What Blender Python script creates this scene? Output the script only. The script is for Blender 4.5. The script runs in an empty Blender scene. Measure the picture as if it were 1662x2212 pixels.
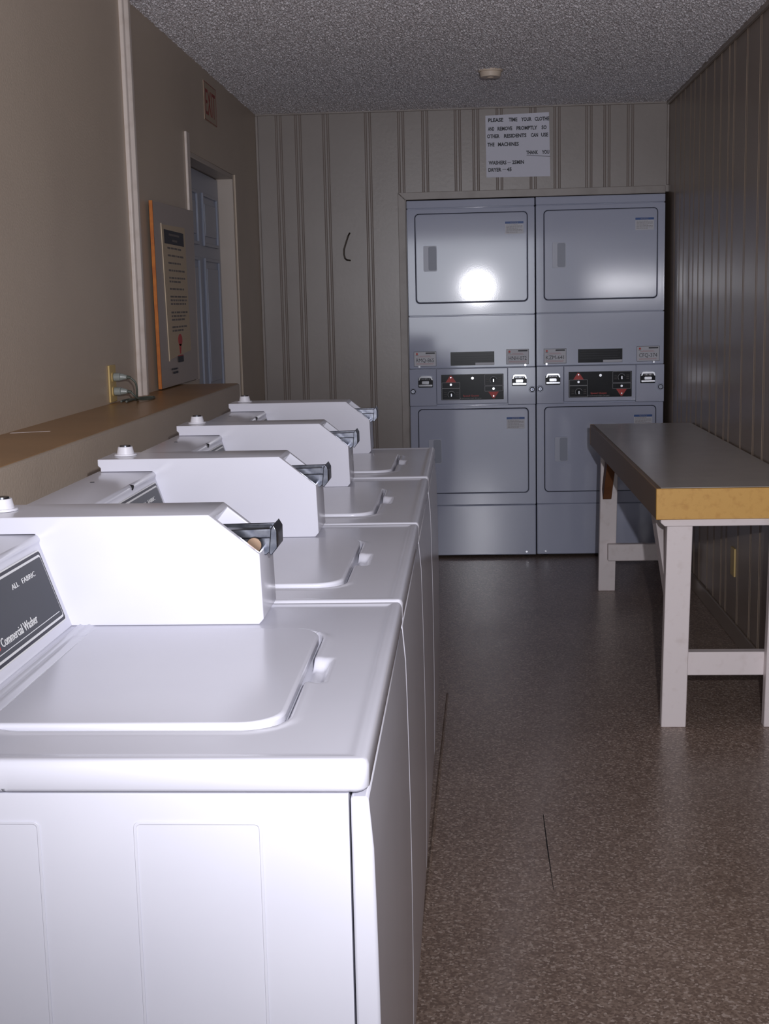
import bpy, bmesh, math, random
from mathutils import Vector, Matrix
random.seed(7)
S = bpy.context.scene
C = S.collection

# ------------------------------------------------------------------ camera
cam_data = bpy.data.cameras.new('camera')
cam = bpy.data.objects.new('camera', cam_data)
C.objects.link(cam)
r_ = Vector((0.99789955, 0.06078309, -0.02240339))
u_ = Vector((0.01263163, 0.15662231, 0.98757779))
f_ = Vector((-0.0635369, 0.98578642, -0.15552554))
M = Matrix(((r_.x, u_.x, -f_.x), (r_.y, u_.y, -f_.y), (r_.z, u_.z, -f_.z)))
cam.matrix_world = Matrix.Translation((0, 0, 1.3333)) @ M.to_4x4()
cam_data.sensor_fit = 'VERTICAL'
cam_data.sensor_height = 24.0
cam_data.lens = 24.0 * 2840.15 / 2212.0
cam_data.clip_start = 0.02
S.camera = cam

# ------------------------------------------------------------------ light
S.view_settings.view_transform = 'Standard'
S.view_settings.look = 'None'
S.view_settings.gamma = 1.0
S.view_settings.exposure = 0.0
w = bpy.data.worlds.new('world'); S.world = w; w.use_nodes = True
w.node_tree.nodes['Background'].inputs[0].default_value = (0.55, 0.62, 0.8, 1)
w.node_tree.nodes['Background'].inputs[1].default_value = 0.05

def area(name, loc, rot, sx, sy, power, col):
    d = bpy.data.lights.new(name, 'AREA'); d.shape = 'RECTANGLE'
    d.size = sx; d.size_y = sy; d.energy = power; d.color = col
    o = bpy.data.objects.new(name, d); C.objects.link(o)
    o.location = loc; o.rotation_euler = rot
    return o
# the camera's flash: a small hot source just above and right of the lens, its beam aimed down the room
fl = bpy.data.lights.new('camera_flash', 'SPOT'); fl.energy = 218.0; fl.color = (0.95, 0.94, 1.0)
fl.shadow_soft_size = 0.015; fl.spot_size = math.radians(100); fl.spot_blend = 1.0
flo = bpy.data.objects.new('camera_flash', fl); C.objects.link(flo); flo.location = (0.13, 0.0, 1.49)
flo.rotation_euler = Vector((0.02, 1.0, 0.03)).to_track_quat('-Z', 'Y').to_euler()
# added fill light at the far end behind the camera, evens the flash falloff
area('rear_fill', (0.0, -4.40, 1.15), (math.radians(90), 0, 0), 1.96, 2.1, 74.0, (0.86, 0.91, 1.0))

# ------------------------------------------------------------------ materials
def srgb(c):
    return tuple((x / 255.0 / 12.92) if x <= 10 else ((x / 255.0 + 0.055) / 1.055) ** 2.4 for x in c) + (1,)

def mat(name, col, rough=0.5, metal=0.0, spec=0.5, noise=None, bump=None, coat=0.0):
    """noise=(scale, colour2, lo, hi) mottles; bump=(scale, strength, distance)"""
    m = bpy.data.materials.new(name); m.use_nodes = True
    nt = m.node_tree; b = nt.nodes['Principled BSDF']
    b.inputs['Base Color'].default_value = srgb(col)
    b.inputs['Roughness'].default_value = rough
    b.inputs['Metallic'].default_value = metal
    b.inputs['Specular IOR Level'].default_value = spec
    b.inputs['Coat Weight'].default_value = coat
    tc = nt.nodes.new('ShaderNodeTexCoord')
    if noise:
        n = nt.nodes.new('ShaderNodeTexNoise'); n.inputs['Scale'].default_value = noise[0]
        n.inputs['Detail'].default_value = 5
        nt.links.new(tc.outputs['Object'], n.inputs['Vector'])
        r = nt.nodes.new('ShaderNodeValToRGB')
        r.color_ramp.elements[0].position = noise[2]; r.color_ramp.elements[1].position = noise[3]
        r.color_ramp.elements[0].color = srgb(col); r.color_ramp.elements[1].color = srgb(noise[1])
        nt.links.new(n.outputs['Fac'], r.inputs['Fac'])
        nt.links.new(r.outputs['Color'], b.inputs['Base Color'])
    if bump:
        n2 = nt.nodes.new('ShaderNodeTexNoise'); n2.inputs['Scale'].default_value = bump[0]
        n2.inputs['Detail'].default_value = 3
        nt.links.new(tc.outputs['Object'], n2.inputs['Vector'])
        bp = nt.nodes.new('ShaderNodeBump'); bp.inputs['Strength'].default_value = bump[1]
        bp.inputs['Distance'].default_value = bump[2]
        nt.links.new(n2.outputs['Fac'], bp.inputs['Height'])
        nt.links.new(bp.outputs['Normal'], b.inputs['Normal'])
    return m

WHITE = mat('white_enamel', (215, 215, 225), 0.2, noise=(3.0, (209, 209, 220), 0.4, 0.7), bump=(260, 0.03, 0.0006))
DRYER = mat('dryer_enamel', (188, 193, 214), 0.07, bump=(170, 0.05, 0.0004))
LINER = mat('white_liner', (232, 232, 242), 0.35)
PLASTIC = mat('white_plastic', (225, 224, 232), 0.4)
HANDLE = mat('grey_plastic', (176, 180, 198), 0.35)
POCKET = mat('grey_pocket', (142, 147, 164), 0.4)
GAP = mat('dark_gap', (14, 14, 20), 0.8)
STEEL = mat('scuffed_steel', (120, 122, 130), 0.28, 1.0, noise=(60, (70, 74, 86), 0.35, 0.7))
CHROME = mat('chrome', (205, 205, 210), 0.12, 1.0)
BRONZE = mat('bronze', (138, 116, 98), 0.42, 1.0)
BLACKP = mat('black_panel', (18, 18, 24), 0.2, spec=0.12)
LABELP = mat('charcoal_label', (44, 46, 54), 0.4, spec=0.25)
INKW = mat('white_ink', (225, 225, 225), 0.5)
INKB = mat('black_ink', (24, 24, 40), 0.5)
INKG = mat('grey_ink', (120, 112, 108), 0.6)
INKL = mat('light_grey_ink', (150, 150, 155), 0.5)
RED = mat('red_ink', (200, 34, 24), 0.45)
REDD = mat('dark_red_ink', (150, 30, 26), 0.5)
PINK = mat('pale_red_ink', (190, 120, 128), 0.5)
BLUE = mat('blue_ink', (22, 76, 150), 0.45)
STICKER = mat('sticker_white', (205, 205, 214), 0.45)
PAPER = mat('paper_white', (226, 226, 240), 0.55, bump=(25, 0.2, 0.002))
POSTER = mat('poster_tan', (206, 188, 162), 0.6)
TANWALL = mat('tan_wall_paint', (204, 188, 170), 0.40, noise=(2.5, (198, 182, 165), 0.4, 0.7), bump=(160, 0.35, 0.002))
PANELW = mat('beige_panel_paint', (157, 148, 143), 0.33, noise=(4, (151, 142, 137), 0.4, 0.7), bump=(60, 0.12, 0.002))
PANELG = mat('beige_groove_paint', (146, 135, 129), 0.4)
PANELR = mat('brown_panel_paint', (152, 136, 122), 0.30, spec=0.45, noise=(4, (145, 129, 116), 0.4, 0.7), bump=(40, 0.06, 0.001))
TRIMP = mat('beige_trim_paint', (164, 155, 150), 0.4, noise=(12, (150, 140, 134), 0.45, 0.75))
LEDGE = mat('brown_ledge_paint', (176, 136, 92), 0.36, noise=(5, (164, 126, 84), 0.35, 0.7), bump=(120, 0.2, 0.0015))
DOORP = mat('pale_door_paint', (172, 178, 194), 0.35, bump=(80, 0.05, 0.001))
TRIML = mat('pale_moulding_paint', (222, 210, 202), 0.35, noise=(20, (206, 192, 182), 0.5, 0.8))
JAMB = mat('jamb_paint', (190, 178, 168), 0.45)
ORANGE = mat('raw_orange_edge', (204, 120, 44), 0.6, noise=(30, (186, 104, 40), 0.4, 0.6))
BOARDP = mat('board_paint', (176, 164, 158), 0.38)
TABW = mat('white_table_paint', (238, 228, 228), 0.42, noise=(30, (226, 214, 212), 0.55, 0.8), bump=(90, 0.1, 0.001))
TABS = mat('grey_brown_edge', (142, 116, 88), 0.45)  # darker and greyer than the ochre edge, for the long-side band only
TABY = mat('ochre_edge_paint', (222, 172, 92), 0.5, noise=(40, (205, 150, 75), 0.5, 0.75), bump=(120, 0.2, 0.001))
LAMIN = mat('grey_laminate', (206, 199, 190), 0.28, noise=(10, (198, 191, 182), 0.4, 0.7))
RAWWOOD = mat('raw_brown_wood', (130, 84, 52), 0.6, noise=(14, (110, 68, 40), 0.4, 0.7))
IVORY = mat('ivory_plastic', (214, 186, 124), 0.45)
PLUG = mat('translucent_grey_plug', (150, 156, 152), 0.3)
CORD = mat('grey_cord', (86, 92, 84), 0.5)
DETECT = mat('cream_plastic', (225, 208, 190), 0.5)

def floor_mat():
    m = bpy.data.materials.new('speckled_vinyl'); m.use_nodes = True
    nt = m.node_tree; N = nt.nodes; L = nt.links; b = N['Principled BSDF']
    tc = N.new('ShaderNodeTexCoord')
    v = N.new('ShaderNodeTexVoronoi'); v.inputs['Scale'].default_value = 190
    L.new(tc.outputs['Object'], v.inputs['Vector'])
    cr = N.new('ShaderNodeValToRGB'); cr.color_ramp.interpolation = 'CONSTANT'
    e = cr.color_ramp.elements
    e[0].position = 0.0; e[0].color = srgb((132, 113, 102))
    e[1].position = 0.30; e[1].color = srgb((158, 138, 125))
    for p, c in ((0.55, (144, 125, 113)), (0.72, (172, 152, 139)), (0.9, (198, 181, 170))):
        x = e.new(p); x.color = srgb(c)
    sp = N.new('ShaderNodeSeparateColor'); L.new(v.outputs['Color'], sp.inputs[0])
    L.new(sp.outputs[0], cr.inputs['Fac'])
    n = N.new('ShaderNodeTexNoise'); n.inputs['Scale'].default_value = 2.2; n.inputs['Detail'].default_value = 6
    L.new(tc.outputs['Object'], n.inputs['Vector'])
    # worn, paler walking track along the washers
    sx = N.new('ShaderNodeSeparateXYZ'); L.new(tc.outputs['Object'], sx.inputs[0])
    a = N.new('ShaderNodeMath'); a.operation = 'MULTIPLY_ADD'; a.inputs[1].default_value = -0.13; a.inputs[2].default_value = 0.26
    L.new(sx.outputs['Y'], a.inputs[0])       # 0.26 - 0.13 y
    d = N.new('ShaderNodeMath'); d.operation = 'ADD'; L.new(sx.outputs['X'], d.inputs[0]); L.new(a.outputs[0], d.inputs[1])
    ab = N.new('ShaderNodeMath'); ab.operation = 'ABSOLUTE'; L.new(d.outputs[0], ab.inputs[0])
    mr = N.new('ShaderNodeMapRange'); mr.inputs['From Min'].default_value = 0.0; mr.inputs['From Max'].default_value = 0.09
    mr.inputs['To Min'].default_value = 1.0; mr.inputs['To Max'].default_value = 0.0; mr.clamp = True
    L.new(ab.outputs[0], mr.inputs['Value'])
    n3 = N.new('ShaderNodeTexNoise'); n3.inputs['Scale'].default_value = 22; n3.inputs['Detail'].default_value = 6
    L.new(tc.outputs['Object'], n3.inputs['Vector'])
    mu = N.new('ShaderNodeMath'); mu.operation = 'MULTIPLY'; L.new(mr.outputs[0], mu.inputs[0]); L.new(n3.outputs['Fac'], mu.inputs[1])
    mu2 = N.new('ShaderNodeMath'); mu2.operation = 'MULTIPLY'; mu2.inputs[1].default_value = 0.45; L.new(mu.outputs[0], mu2.inputs[0])
    mx = N.new('ShaderNodeMix'); mx.data_type = 'RGBA'; mx.inputs[7].default_value = srgb((186, 174, 170))
    L.new(mu2.outputs[0], mx.inputs[0]); L.new(cr.outputs['Color'], mx.inputs[6])
    mx2 = N.new('ShaderNodeMix'); mx2.data_type = 'RGBA'; mx2.blend_type = 'MULTIPLY'; mx2.inputs[0].default_value = 0.35
    cr2 = N.new('ShaderNodeValToRGB'); cr2.color_ramp.elements[0].position = 0.35; cr2.color_ramp.elements[1].position = 0.65
    cr2.color_ramp.elements[0].color = (0.62, 0.58, 0.55, 1); cr2.color_ramp.elements[1].color = (1, 1, 1, 1)
    L.new(n.outputs['Fac'], cr2.inputs['Fac'])
    L.new(mx.outputs[2], mx2.inputs[6]); L.new(cr2.outputs['Color'], mx2.inputs[7])
    L.new(mx2.outputs[2], b.inputs['Base Color'])
    b.inputs['Roughness'].default_value = 0.30
    b.inputs['Specular IOR Level'].default_value = 0.4
    bp = N.new('ShaderNodeBump'); bp.inputs['Strength'].default_value = 0.25; bp.inputs['Distance'].default_value = 0.001
    L.new(v.outputs['Distance'], bp.inputs['Height']); L.new(bp.outputs['Normal'], b.inputs['Normal'])
    return m
CEIL = mat('popcorn_ceiling', (234, 228, 232), 0.8, noise=(220, (225, 225, 230), 0.45, 0.6))
CEILB = mat('popcorn_ceiling_far', (196, 196, 202), 0.8, bump=(130, 1.0, 0.01))
FLOOR = floor_mat()

# ------------------------------------------------------------------ helpers
class MB:
    def __init__(s): s.v = []; s.f = []; s.m = []; s.mats = []
    def mi(s, m):
        if m not in s.mats: s.mats.append(m)
        return s.mats.index(m)
    def add(s, vs, fs, m):
        o = len(s.v); s.v += [tuple(p) for p in vs]; k = s.mi(m)
        for f in fs: s.f.append(tuple(i + o for i in f)); s.m.append(k)
    def box(s, a, b, m):
        x0, y0, z0 = [min(p, q) for p, q in zip(a, b)]; x1, y1, z1 = [max(p, q) for p, q in zip(a, b)]
        s.add([(x0, y0, z0), (x1, y0, z0), (x1, y1, z0), (x0, y1, z0), (x0, y0, z1), (x1, y0, z1), (x1, y1, z1), (x0, y1, z1)],
              [(0, 3, 2, 1), (4, 5, 6, 7), (0, 1, 5, 4), (1, 2, 6, 5), (2, 3, 7, 6), (3, 0, 4, 7)], m)
        return s
    def prism(s, pts, fn, d0, d1, m):
        """pts 2-D outline, fn(a, b, d) -> 3-D"""
        n = len(pts); vs = [fn(a, b, d0) for a, b in pts] + [fn(a, b, d1) for a, b in pts]
        s.add(vs, [tuple(range(n)), tuple(range(2 * n - 1, n - 1, -1))] + [(i, i + n, (i + 1) % n + n, (i + 1) % n) for i in range(n)], m)
        return s
    def ring(s, outer, inner, fn, d0, d1, m):
        n = len(outer)
        vs = [fn(a, b, d) for d in (d0, d1) for L in (outer, inner) for a, b in L]
        fs = []
        for i in range(n):
            j = (i + 1) % n
            fs += [(i, j, n + j, n + i), (2 * n + i, 3 * n + i, 3 * n + j, 2 * n + j),
                   (i, 2 * n + i, 2 * n + j, j), (n + i, n + j, 3 * n + j, 3 * n + i)]
        s.add(vs, fs, m); return s
    def cyl(s, p, q, r0, r1, m, n=24):
        p, q = Vector(p), Vector(q); d = (q - p).normalized()
        a = d.orthogonal().normalized(); b = d.cross(a)
        vs = []
        for c, r in ((p, r0), (q, r1)):
            for i in range(n):
                t = 2 * math.pi * i / n; vs.append(c + r * (a * math.cos(t) + b * math.sin(t)))
        s.add(vs, [tuple(range(n - 1, -1, -1)), tuple(range(n, 2 * n))] + [(i, (i + 1) % n, (i + 1) % n + n, i + n) for i in range(n)], m)
        return s
    def tube(s, pts, r, m, n=10):
        pts = [Vector(p) for p in pts]; rings = []
        a = None
        for i, p in enumerate(pts):
            t = (pts[min(i + 1, len(pts) - 1)] - pts[max(i - 1, 0)]).normalized()
            a = t.orthogonal().normalized() if a is None else (a - t * a.dot(t)).normalized()
            b = t.cross(a)
            rings.append([p + r * (a * math.cos(2 * math.pi * k / n) + b * math.sin(2 * math.pi * k / n)) for k in range(n)])
        vs = [q for R in rings for q in R]; fs = []
        for i in range(len(pts) - 1):
            for k in range(n): fs.append((i * n + k, i * n + (k + 1) % n, (i + 1) * n + (k + 1) % n, (i + 1) * n + k))
        fs += [tuple(range(n - 1, -1, -1)), tuple(range((len(pts) - 1) * n, len(pts) * n))]
        s.add(vs, fs, m); return s
    def text(s, txt, fn, a0, b0, h, m, width=None, depth=0.0004, bold=0.0, align='LEFT', sx=1.0):
        """lettering built as thin solid letters; fn(a, b, d) maps its plane; h = cap height; width stretches to fit"""
        cu = bpy.data.curves.new('lettering', 'FONT'); cu.body = txt; cu.size = 1.0
        cu.extrude = 0.5; cu.offset = bold; cu.resolution_u = 2
        o = bpy.data.objects.new('lettering', cu); C.objects.link(o)
        dg = bpy.context.evaluated_depsgraph_get(); me = bpy.data.meshes.new_from_object(o.evaluated_get(dg))
        bpy.data.objects.remove(o); bpy.data.curves.remove(cu)
        if len(me.vertices):
            xs = [v.co.x for v in me.vertices]; x0, x1 = min(xs), max(xs)
            k = h / 0.7; kx = (width / (x1 - x0)) if width else k * sx
            off = {'LEFT': 0, 'CENTER': -(x1 - x0) * kx / 2, 'RIGHT': -(x1 - x0) * kx}[align]
            s.add([fn(a0 + off + (v.co.x - x0) * kx, b0 + v.co.y * k, depth * (v.co.z + 0.5)) for v in me.vertices],
                  [tuple(p.vertices) for p in me.polygons], m)
        bpy.data.meshes.remove(me); return s
    def build(s, name, parent=None, bevel=0, seg=2, smooth=False, angle=35):
        me = bpy.data.meshes.new(name); me.from_pydata(s.v, [], s.f)
        for m in s.mats: me.materials.append(m)
        for p, k in zip(me.polygons, s.m): p.material_index = k
        bm = bmesh.new(); bm.from_mesh(me)
        bmesh.ops.recalc_face_normals(bm, faces=bm.faces); bm.to_mesh(me); bm.free()
        o = bpy.data.objects.new(name, me); C.objects.link(o)
        if parent: o.parent = parent
        if bevel:
            b = o.modifiers.new('bevel', 'BEVEL'); b.width = bevel; b.segments = seg
            b.limit_method = 'ANGLE'; b.angle_limit = math.radians(30)
        if bevel or smooth:
            for p in me.polygons: p.use_smooth = True
            me.set_sharp_from_angle(angle=math.radians(angle if not bevel else 60))
        return o

def rrect(a0, a1, b0, b1, r, n=6, rs=None):
    """rounded rectangle outline, corners in order (a1,b0),(a1,b1),(a0,b1),(a0,b0)"""
    rs = rs or (r, r, r, r); pts = []
    for (ca, cb, sa, sb, t0), q in zip(((a1, b0, -1, 1, -90), (a1, b1, -1, -1, 0), (a0, b1, 1, -1, 90), (a0, b0, 1, 1, 180)), rs):
        for i in range(n + 1):
            t = math.radians(t0 + 90 * i / n)
            pts.append((ca + sa * q + q * math.cos(t), cb + sb * q + q * math.sin(t)))
    return pts

def empty(name, loc, label=None, cat=None, group=None, kind=None):
    o = bpy.data.objects.new(name, None); C.objects.link(o); o.location = loc; o.empty_display_size = 0.05
    return tag(o, label, cat, group, kind)
def tag(o, label=None, cat=None, group=None, kind=None):
    for k, v in (('label', label), ('category', cat), ('group', group), ('kind', kind)):
        if v: o[k] = v
    return o
def lab(o, t): o['label'] = t; return o
def struct(o, label=None): return tag(o, label, None, None, 'structure')
def copy_tree(o, parent=None):
    c = o.copy(); C.objects.link(c); c.parent = parent
    if parent: c.matrix_parent_inverse = o.matrix_parent_inverse.copy()
    for ch in list(o.children): copy_tree(ch, c)
    return c
FXZ = lambda y: (lambda a, b, d: (a, y - d, b))       # plane facing the camera (-Y); d stands proud

# ------------------------------------------------------------------ room shell
WL, WR, YB, H = -1.07, 1.04, 6.95, 2.32
Y0 = -4.6
fm = MB().box((-1.4, Y0 - 0.2, -0.1), (1.3, 7.8, 0.0), FLOOR)
# open seam in the vinyl
fm.prism([(0.186, 3.31), (0.188, 3.31), (0.1865, 3.10), (0.1850, 2.86), (0.1840, 2.86), (0.1835, 3.10)], lambda a, b, d: (a, b, d), 0.0, 0.0004, GAP)
struct(fm.build('floor'))
# raised lip of vinyl running along the foot of the washers
m = MB(); m.add([(-0.118, 2.5, 0), (-0.106, 2.5, 0), (-0.075, 4.4, 0), (-0.083, 4.4, 0), (-0.112, 2.5, 0.004), (-0.079, 4.4, 0.004)],
                [(0, 1, 4), (2, 3, 5), (1, 2, 5, 4), (3, 0, 4, 5), (0, 3, 2, 1)], FLOOR)
struct(m.build('trim_11'))
import numpy as np
def popcorn(x0, x1, y0, y1, step, z):
    nx, ny = int((x1 - x0) / step), int((y1 - y0) / step)
    rng = np.random.default_rng(4); g = rng.standard_normal((nx, ny))
    fx = np.fft.fftfreq(nx, step)[:, None]; fy = np.fft.rfftfreq(ny, step)[None, :]
    f2 = fx * fx + fy * fy; lo, hi = 125.0, 50.0
    h = np.fft.irfft2(np.fft.rfft2(g) * (np.exp(-f2 / lo ** 2) - 0.8 * np.exp(-f2 / hi ** 2)), s=(nx, ny))
    h /= h.std(); h = np.clip(h, -1.0, 2.6)
    X = np.linspace(x0, x1, nx)[:, None].repeat(ny, 1); Y = np.linspace(y0, y1, ny)[None, :].repeat(nx, 0)
    co = np.stack([X, Y, z - 0.0027 * (h + 1.0)], -1).reshape(-1, 3)
    i = (np.arange(nx - 1)[:, None] * ny + np.arange(ny - 1)[None, :]).reshape(-1)
    q = np.stack([i, i + 1, i + ny + 1, i + ny], -1).astype(np.int32)
    me = bpy.data.meshes.new('ceiling'); me.vertices.add(len(co)); me.vertices.foreach_set('co', co.ravel())
    me.loops.add(q.size); me.loops.foreach_set('vertex_index', q.ravel())
    me.polygons.add(len(q)); me.polygons.foreach_set('loop_start', np.arange(0, q.size, 4, dtype=np.int32))
    me.update(); me.materials.append(CEIL); me.shade_smooth()
    return me
CY = 3.3
me = popcorn(-1.15, 1.12, CY, YB + 0.05, 0.0027, H)
o = bpy.data.objects.new('ceiling', me); C.objects.link(o); struct(o)
struct(MB().box((-1.4, Y0 - 0.2, H - 0.0005), (1.3, CY, H + 0.1), CEILB).build('ceiling'))
struct(MB().box((-1.4, CY, H + 0.002), (1.3, 7.8, H + 0.1), CEILB).build('ceiling'))
struct(MB().box((-1.4, Y0 - 0.15, 0), (1.3, Y0, H), TANWALL).build('wall_behind'))
# left wall with the door opening
DY0, DY1, DZ = 5.228, 6.226, 1.945
m = MB()
m.box((WL - 0.15, Y0, 0), (WL, DY0, H), TANWALL)
m.box((WL - 0.15, DY1, 0), (WL, YB, H), TANWALL)
m.box((WL - 0.15, DY0, DZ), (WL, DY1, H), TANWALL)
struct(m.build('wall_left'))

def grooved(length, grooves, gw, gd, fn, z0, z1, m, thick=0.03, gm=None):
    """a sheet of panelling with real vertical grooves; fn(s, d, z) -> 3-D"""
    prof = [(0.0, 0.0)]
    for g in sorted(grooves):
        q = gw / 8
        prof += [(g - 4 * q, 0), (g - 3 * q, gd), (g - 2 * q, gd), (g - q, gd * 0.1),
                 (g + q, gd * 0.1), (g + 2 * q, gd), (g + 3 * q, gd), (g + 4 * q, 0)]
    prof += [(length, 0.0)]
    n = len(prof)
    back = [(length, thick), (0, thick)]
    loop = prof + back; k = len(loop)
    vs = [fn(s, d, z0) for s, d in loop] + [fn(s, d, z1) for s, d in loop]
    fs = [tuple(range(k)), tuple(range(2 * k - 1, k - 1, -1))] + [(i, (i + 1) % k, (i + 1) % k + k, i + k) for i in range(k)]
    mb = MB(); mb.add(vs, fs, m)
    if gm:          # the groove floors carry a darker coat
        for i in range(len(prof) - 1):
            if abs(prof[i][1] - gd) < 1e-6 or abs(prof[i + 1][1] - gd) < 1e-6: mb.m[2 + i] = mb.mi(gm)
    return mb
GB = [-0.951, -0.850, -0.707, -0.490, -0.320, -0.197, -0.030, 0.063, 0.183, 0.354, 0.476, 0.637, 0.728, 0.846]
# back wall, with the recess that takes the dryers
OX0, OZ = -0.300, 1.872
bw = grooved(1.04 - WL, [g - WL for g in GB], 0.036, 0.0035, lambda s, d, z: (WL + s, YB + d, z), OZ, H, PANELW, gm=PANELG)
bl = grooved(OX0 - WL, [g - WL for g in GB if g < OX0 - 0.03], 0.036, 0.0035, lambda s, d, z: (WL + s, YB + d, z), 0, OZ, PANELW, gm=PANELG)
o = len(bw.v); bw.v += bl.v; bw.f += [tuple(i + o for i in f) for f in bl.f]; bw.m += bl.m
bw.box((OX0 - 0.05, YB + 0.02, 0), (OX0, YB + 0.8, OZ), PANELW)
bw.box((OX0 - 0.05, YB + 0.02, OZ), (1.09, YB + 0.8, OZ + 0.03), PANELW)
bw.box((OX0 - 0.05, YB + 0.8, 0), (1.09, YB + 0.85, OZ + 0.03), GAP)
struct(bw.build('wall_back'))
# right wall, grooved panelling
random.seed(11)
GR = [4.697, 4.851, 5.075, 5.303, 5.406, 5.571, 5.717, 5.912, 6.05, 6.19, 6.30, 6.46, 6.58, 6.74]
y = 4.45
while y > Y0 + 0.1:
    GR.append(y); y -= random.choice((0.10, 0.15, 0.20, 0.24))
struct(grooved(YB + 0.8 - Y0, [g - Y0 for g in GR], 0.034, 0.0045, lambda s, d, z: (WR + d, Y0 + s, z), 0, H, PANELR).build('wall_right'))
# baseboards and small trims
struct(MB().box((WR - 0.010, Y0, 0), (WR, YB, 0.072), PANELR).build('baseboard_right', bevel=0.003))
struct(MB().box((WL, Y0, 0), (WL + 0.010, DY0 - 0.06, 0.08), TANWALL).build('baseboard_left', bevel=0.003))
# frame round the dryer recess
fy0, fy1 = YB - 0.020, YB
m = MB()
m.prism([(-0.341, 1.902), (1.022, 1.902), (1.022, 1.864), (-0.302, 1.864)], FXZ(fy1), 0, 0.020, TRIMP)
struct(m.build('trim_1', bevel=0.002))
m = MB(); m.prism([(-0.341, 1.899), (-0.303, 1.862), (-0.303, 0.0), (-0.341, 0.0)], FXZ(fy1), 0, 0.020, TRIMP)
struct(m.build('trim_2', bevel=0.002))
# cove strips round the back wall
struct(MB().box((WL, YB - 0.012, H - 0.014), (WR, YB, H), TRIMP).build('trim_3', bevel=0.003))
struct(MB().box((WL, YB - 0.014, 0), (WL + 0.014, YB, H - 0.014), TRIMP).build('trim_4', bevel=0.003))
struct(MB().box((WR - 0.012, YB - 0.012, 1.905), (WR, YB, H - 0.014), TRIMP).build('trim_5', bevel=0.003))
struct(MB().box((WR - 0.016, Y0, H - 0.022), (WR, YB - 0.012, H), PANELR).build('trim_6', bevel=0.004))
# double moulding standing on the ledge
m = MB()
m.prism([(0.0, 4.235), (0.012, 4.235), (0.016, 4.243), (0.012, 4.251), (0.018, 4.256), (0.026, 4.262), (0.026, 4.285), (0.0, 4.285)],
        lambda a, b, d: (WL + a, b, d), 1.057, H, TRIML)
struct(m.build('trim_7', bevel=0.002))
# upright casing strip beside the door, partly behind the board
struct(MB().box((WL, 5.150, 1.057), (WL + 0.010, 5.205, 2.009), TRIML).build('trim_8', bevel=0.002))
struct(MB().box((WL, DY1 + 0.004, 0.0), (WL + 0.008, DY1 + 0.05, DZ + 0.002), TANWALL).build('trim_9', bevel=0.002))

# the half wall and its cap behind the washers
LF, LE = -0.842, 4.86
struct(MB().box((WL, Y0, 0), (LF, LE, 1.057), TANWALL).build('wall_half', bevel=0.006, seg=3))
m = MB().box((WL, Y0, 1.0568), (LF - 0.007, LE - 0.006, 1.0585), LEDGE)
m.prism([(WL + 0.010, 2.985), (WL + 0.094, 3.02), (WL + 0.094, 3.025), (WL + 0.010, 3.000)], lambda a, b, d: (a, b, d), 1.0585, 1.0588, TABW)
struct(m.build('trim_10'))

# door 1, recessed six-panel door
dx = -1.142
droot = empty('door_1', (dx, 5.72, 0)); struct(droot)
m = MB()
FD = lambda a, b, d: (d, a, b)
m.box((-0.036, DY0 + 0.022 - 5.72, 0.01), (0.0, DY1 - 0.022 - 5.72, DZ - 0.024), DOORP)
pan = []
W_ = DY1 - DY0 - 0.044; ys = DY0 + 0.022 - 5.72
for c in (0, 1):
    a0 = ys + 0.11 + c * (W_ / 2 - 0.025); a1 = a0 + W_ / 2 - 0.165
    pan += [(a0, a1, 1.62, 1.82), (a0, a1, 0.98, 1.54), (a0, a1, 0.20, 0.80)]
for a0, a1, b0, b1 in pan:
    m.ring(rrect(a0 - 0.014, a1 + 0.014, b0 - 0.014, b1 + 0.014, 0.003, 2), rrect(a0, a1, b0, b1, 0.003, 2), FD, 0.0, 0.009, DOORP)
    m.prism(rrect(a0 + 0.03, a1 - 0.03, b0 + 0.03, b1 - 0.03, 0.003, 2), FD, 0.0, 0.006, DOORP)
m.build('door_leaf', droot, bevel=0.003)
m = MB()
m.box((-0.05, DY0 - 5.72, 0), (WL - dx - 0.001, DY0 + 0.020 - 5.72, DZ), JAMB)
m.box((-0.05, DY1 - 0.020 - 5.72, 0), (WL - dx - 0.001, DY1 - 5.72, DZ), JAMB)
m.box((-0.05, DY0 + 0.020 - 5.72, DZ - 0.020), (WL - dx - 0.001, DY1 - 0.020 - 5.72, DZ), JAMB)
m.build('door_frame', droot, bevel=0.002)

# ------------------------------------------------------------------ washers
def smooth(a, b, x):
    t = max(0.0, min(1.0, (x - a) / (b - a))); return t * t * (3 - 2 * t)
def sd_rr(x, y, x0, x1, y0, y1, r):
    cx, cy = (x0 + x1) / 2, (y0 + y1) / 2; hx, hy = (x1 - x0) / 2 - r, (y1 - y0) / 2 - r
    qx, qy = abs(x - cx) - hx, abs(y - cy) - hy
    return math.hypot(max(qx, 0), max(qy, 0)) + min(max(qx, qy), 0) - r
WW, WD, TOP = 0.664, 0.700, 0.914
LX0, LX1, LY0, LY1 = -0.405, -0.097, 0.100, 0.500
def lines(lo, hi, extra, step):
    s = set(); x = lo
    while x < hi: s.add(round(x, 5)); x += step
    s.add(hi)
    for e in extra: s.add(round(e, 5))
    s = sorted(s); out = [s[0]]
    for v in s[1:]:
        if v - out[-1] > 0.0006: out.append(v)
    out[-1] = hi
    return out
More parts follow.
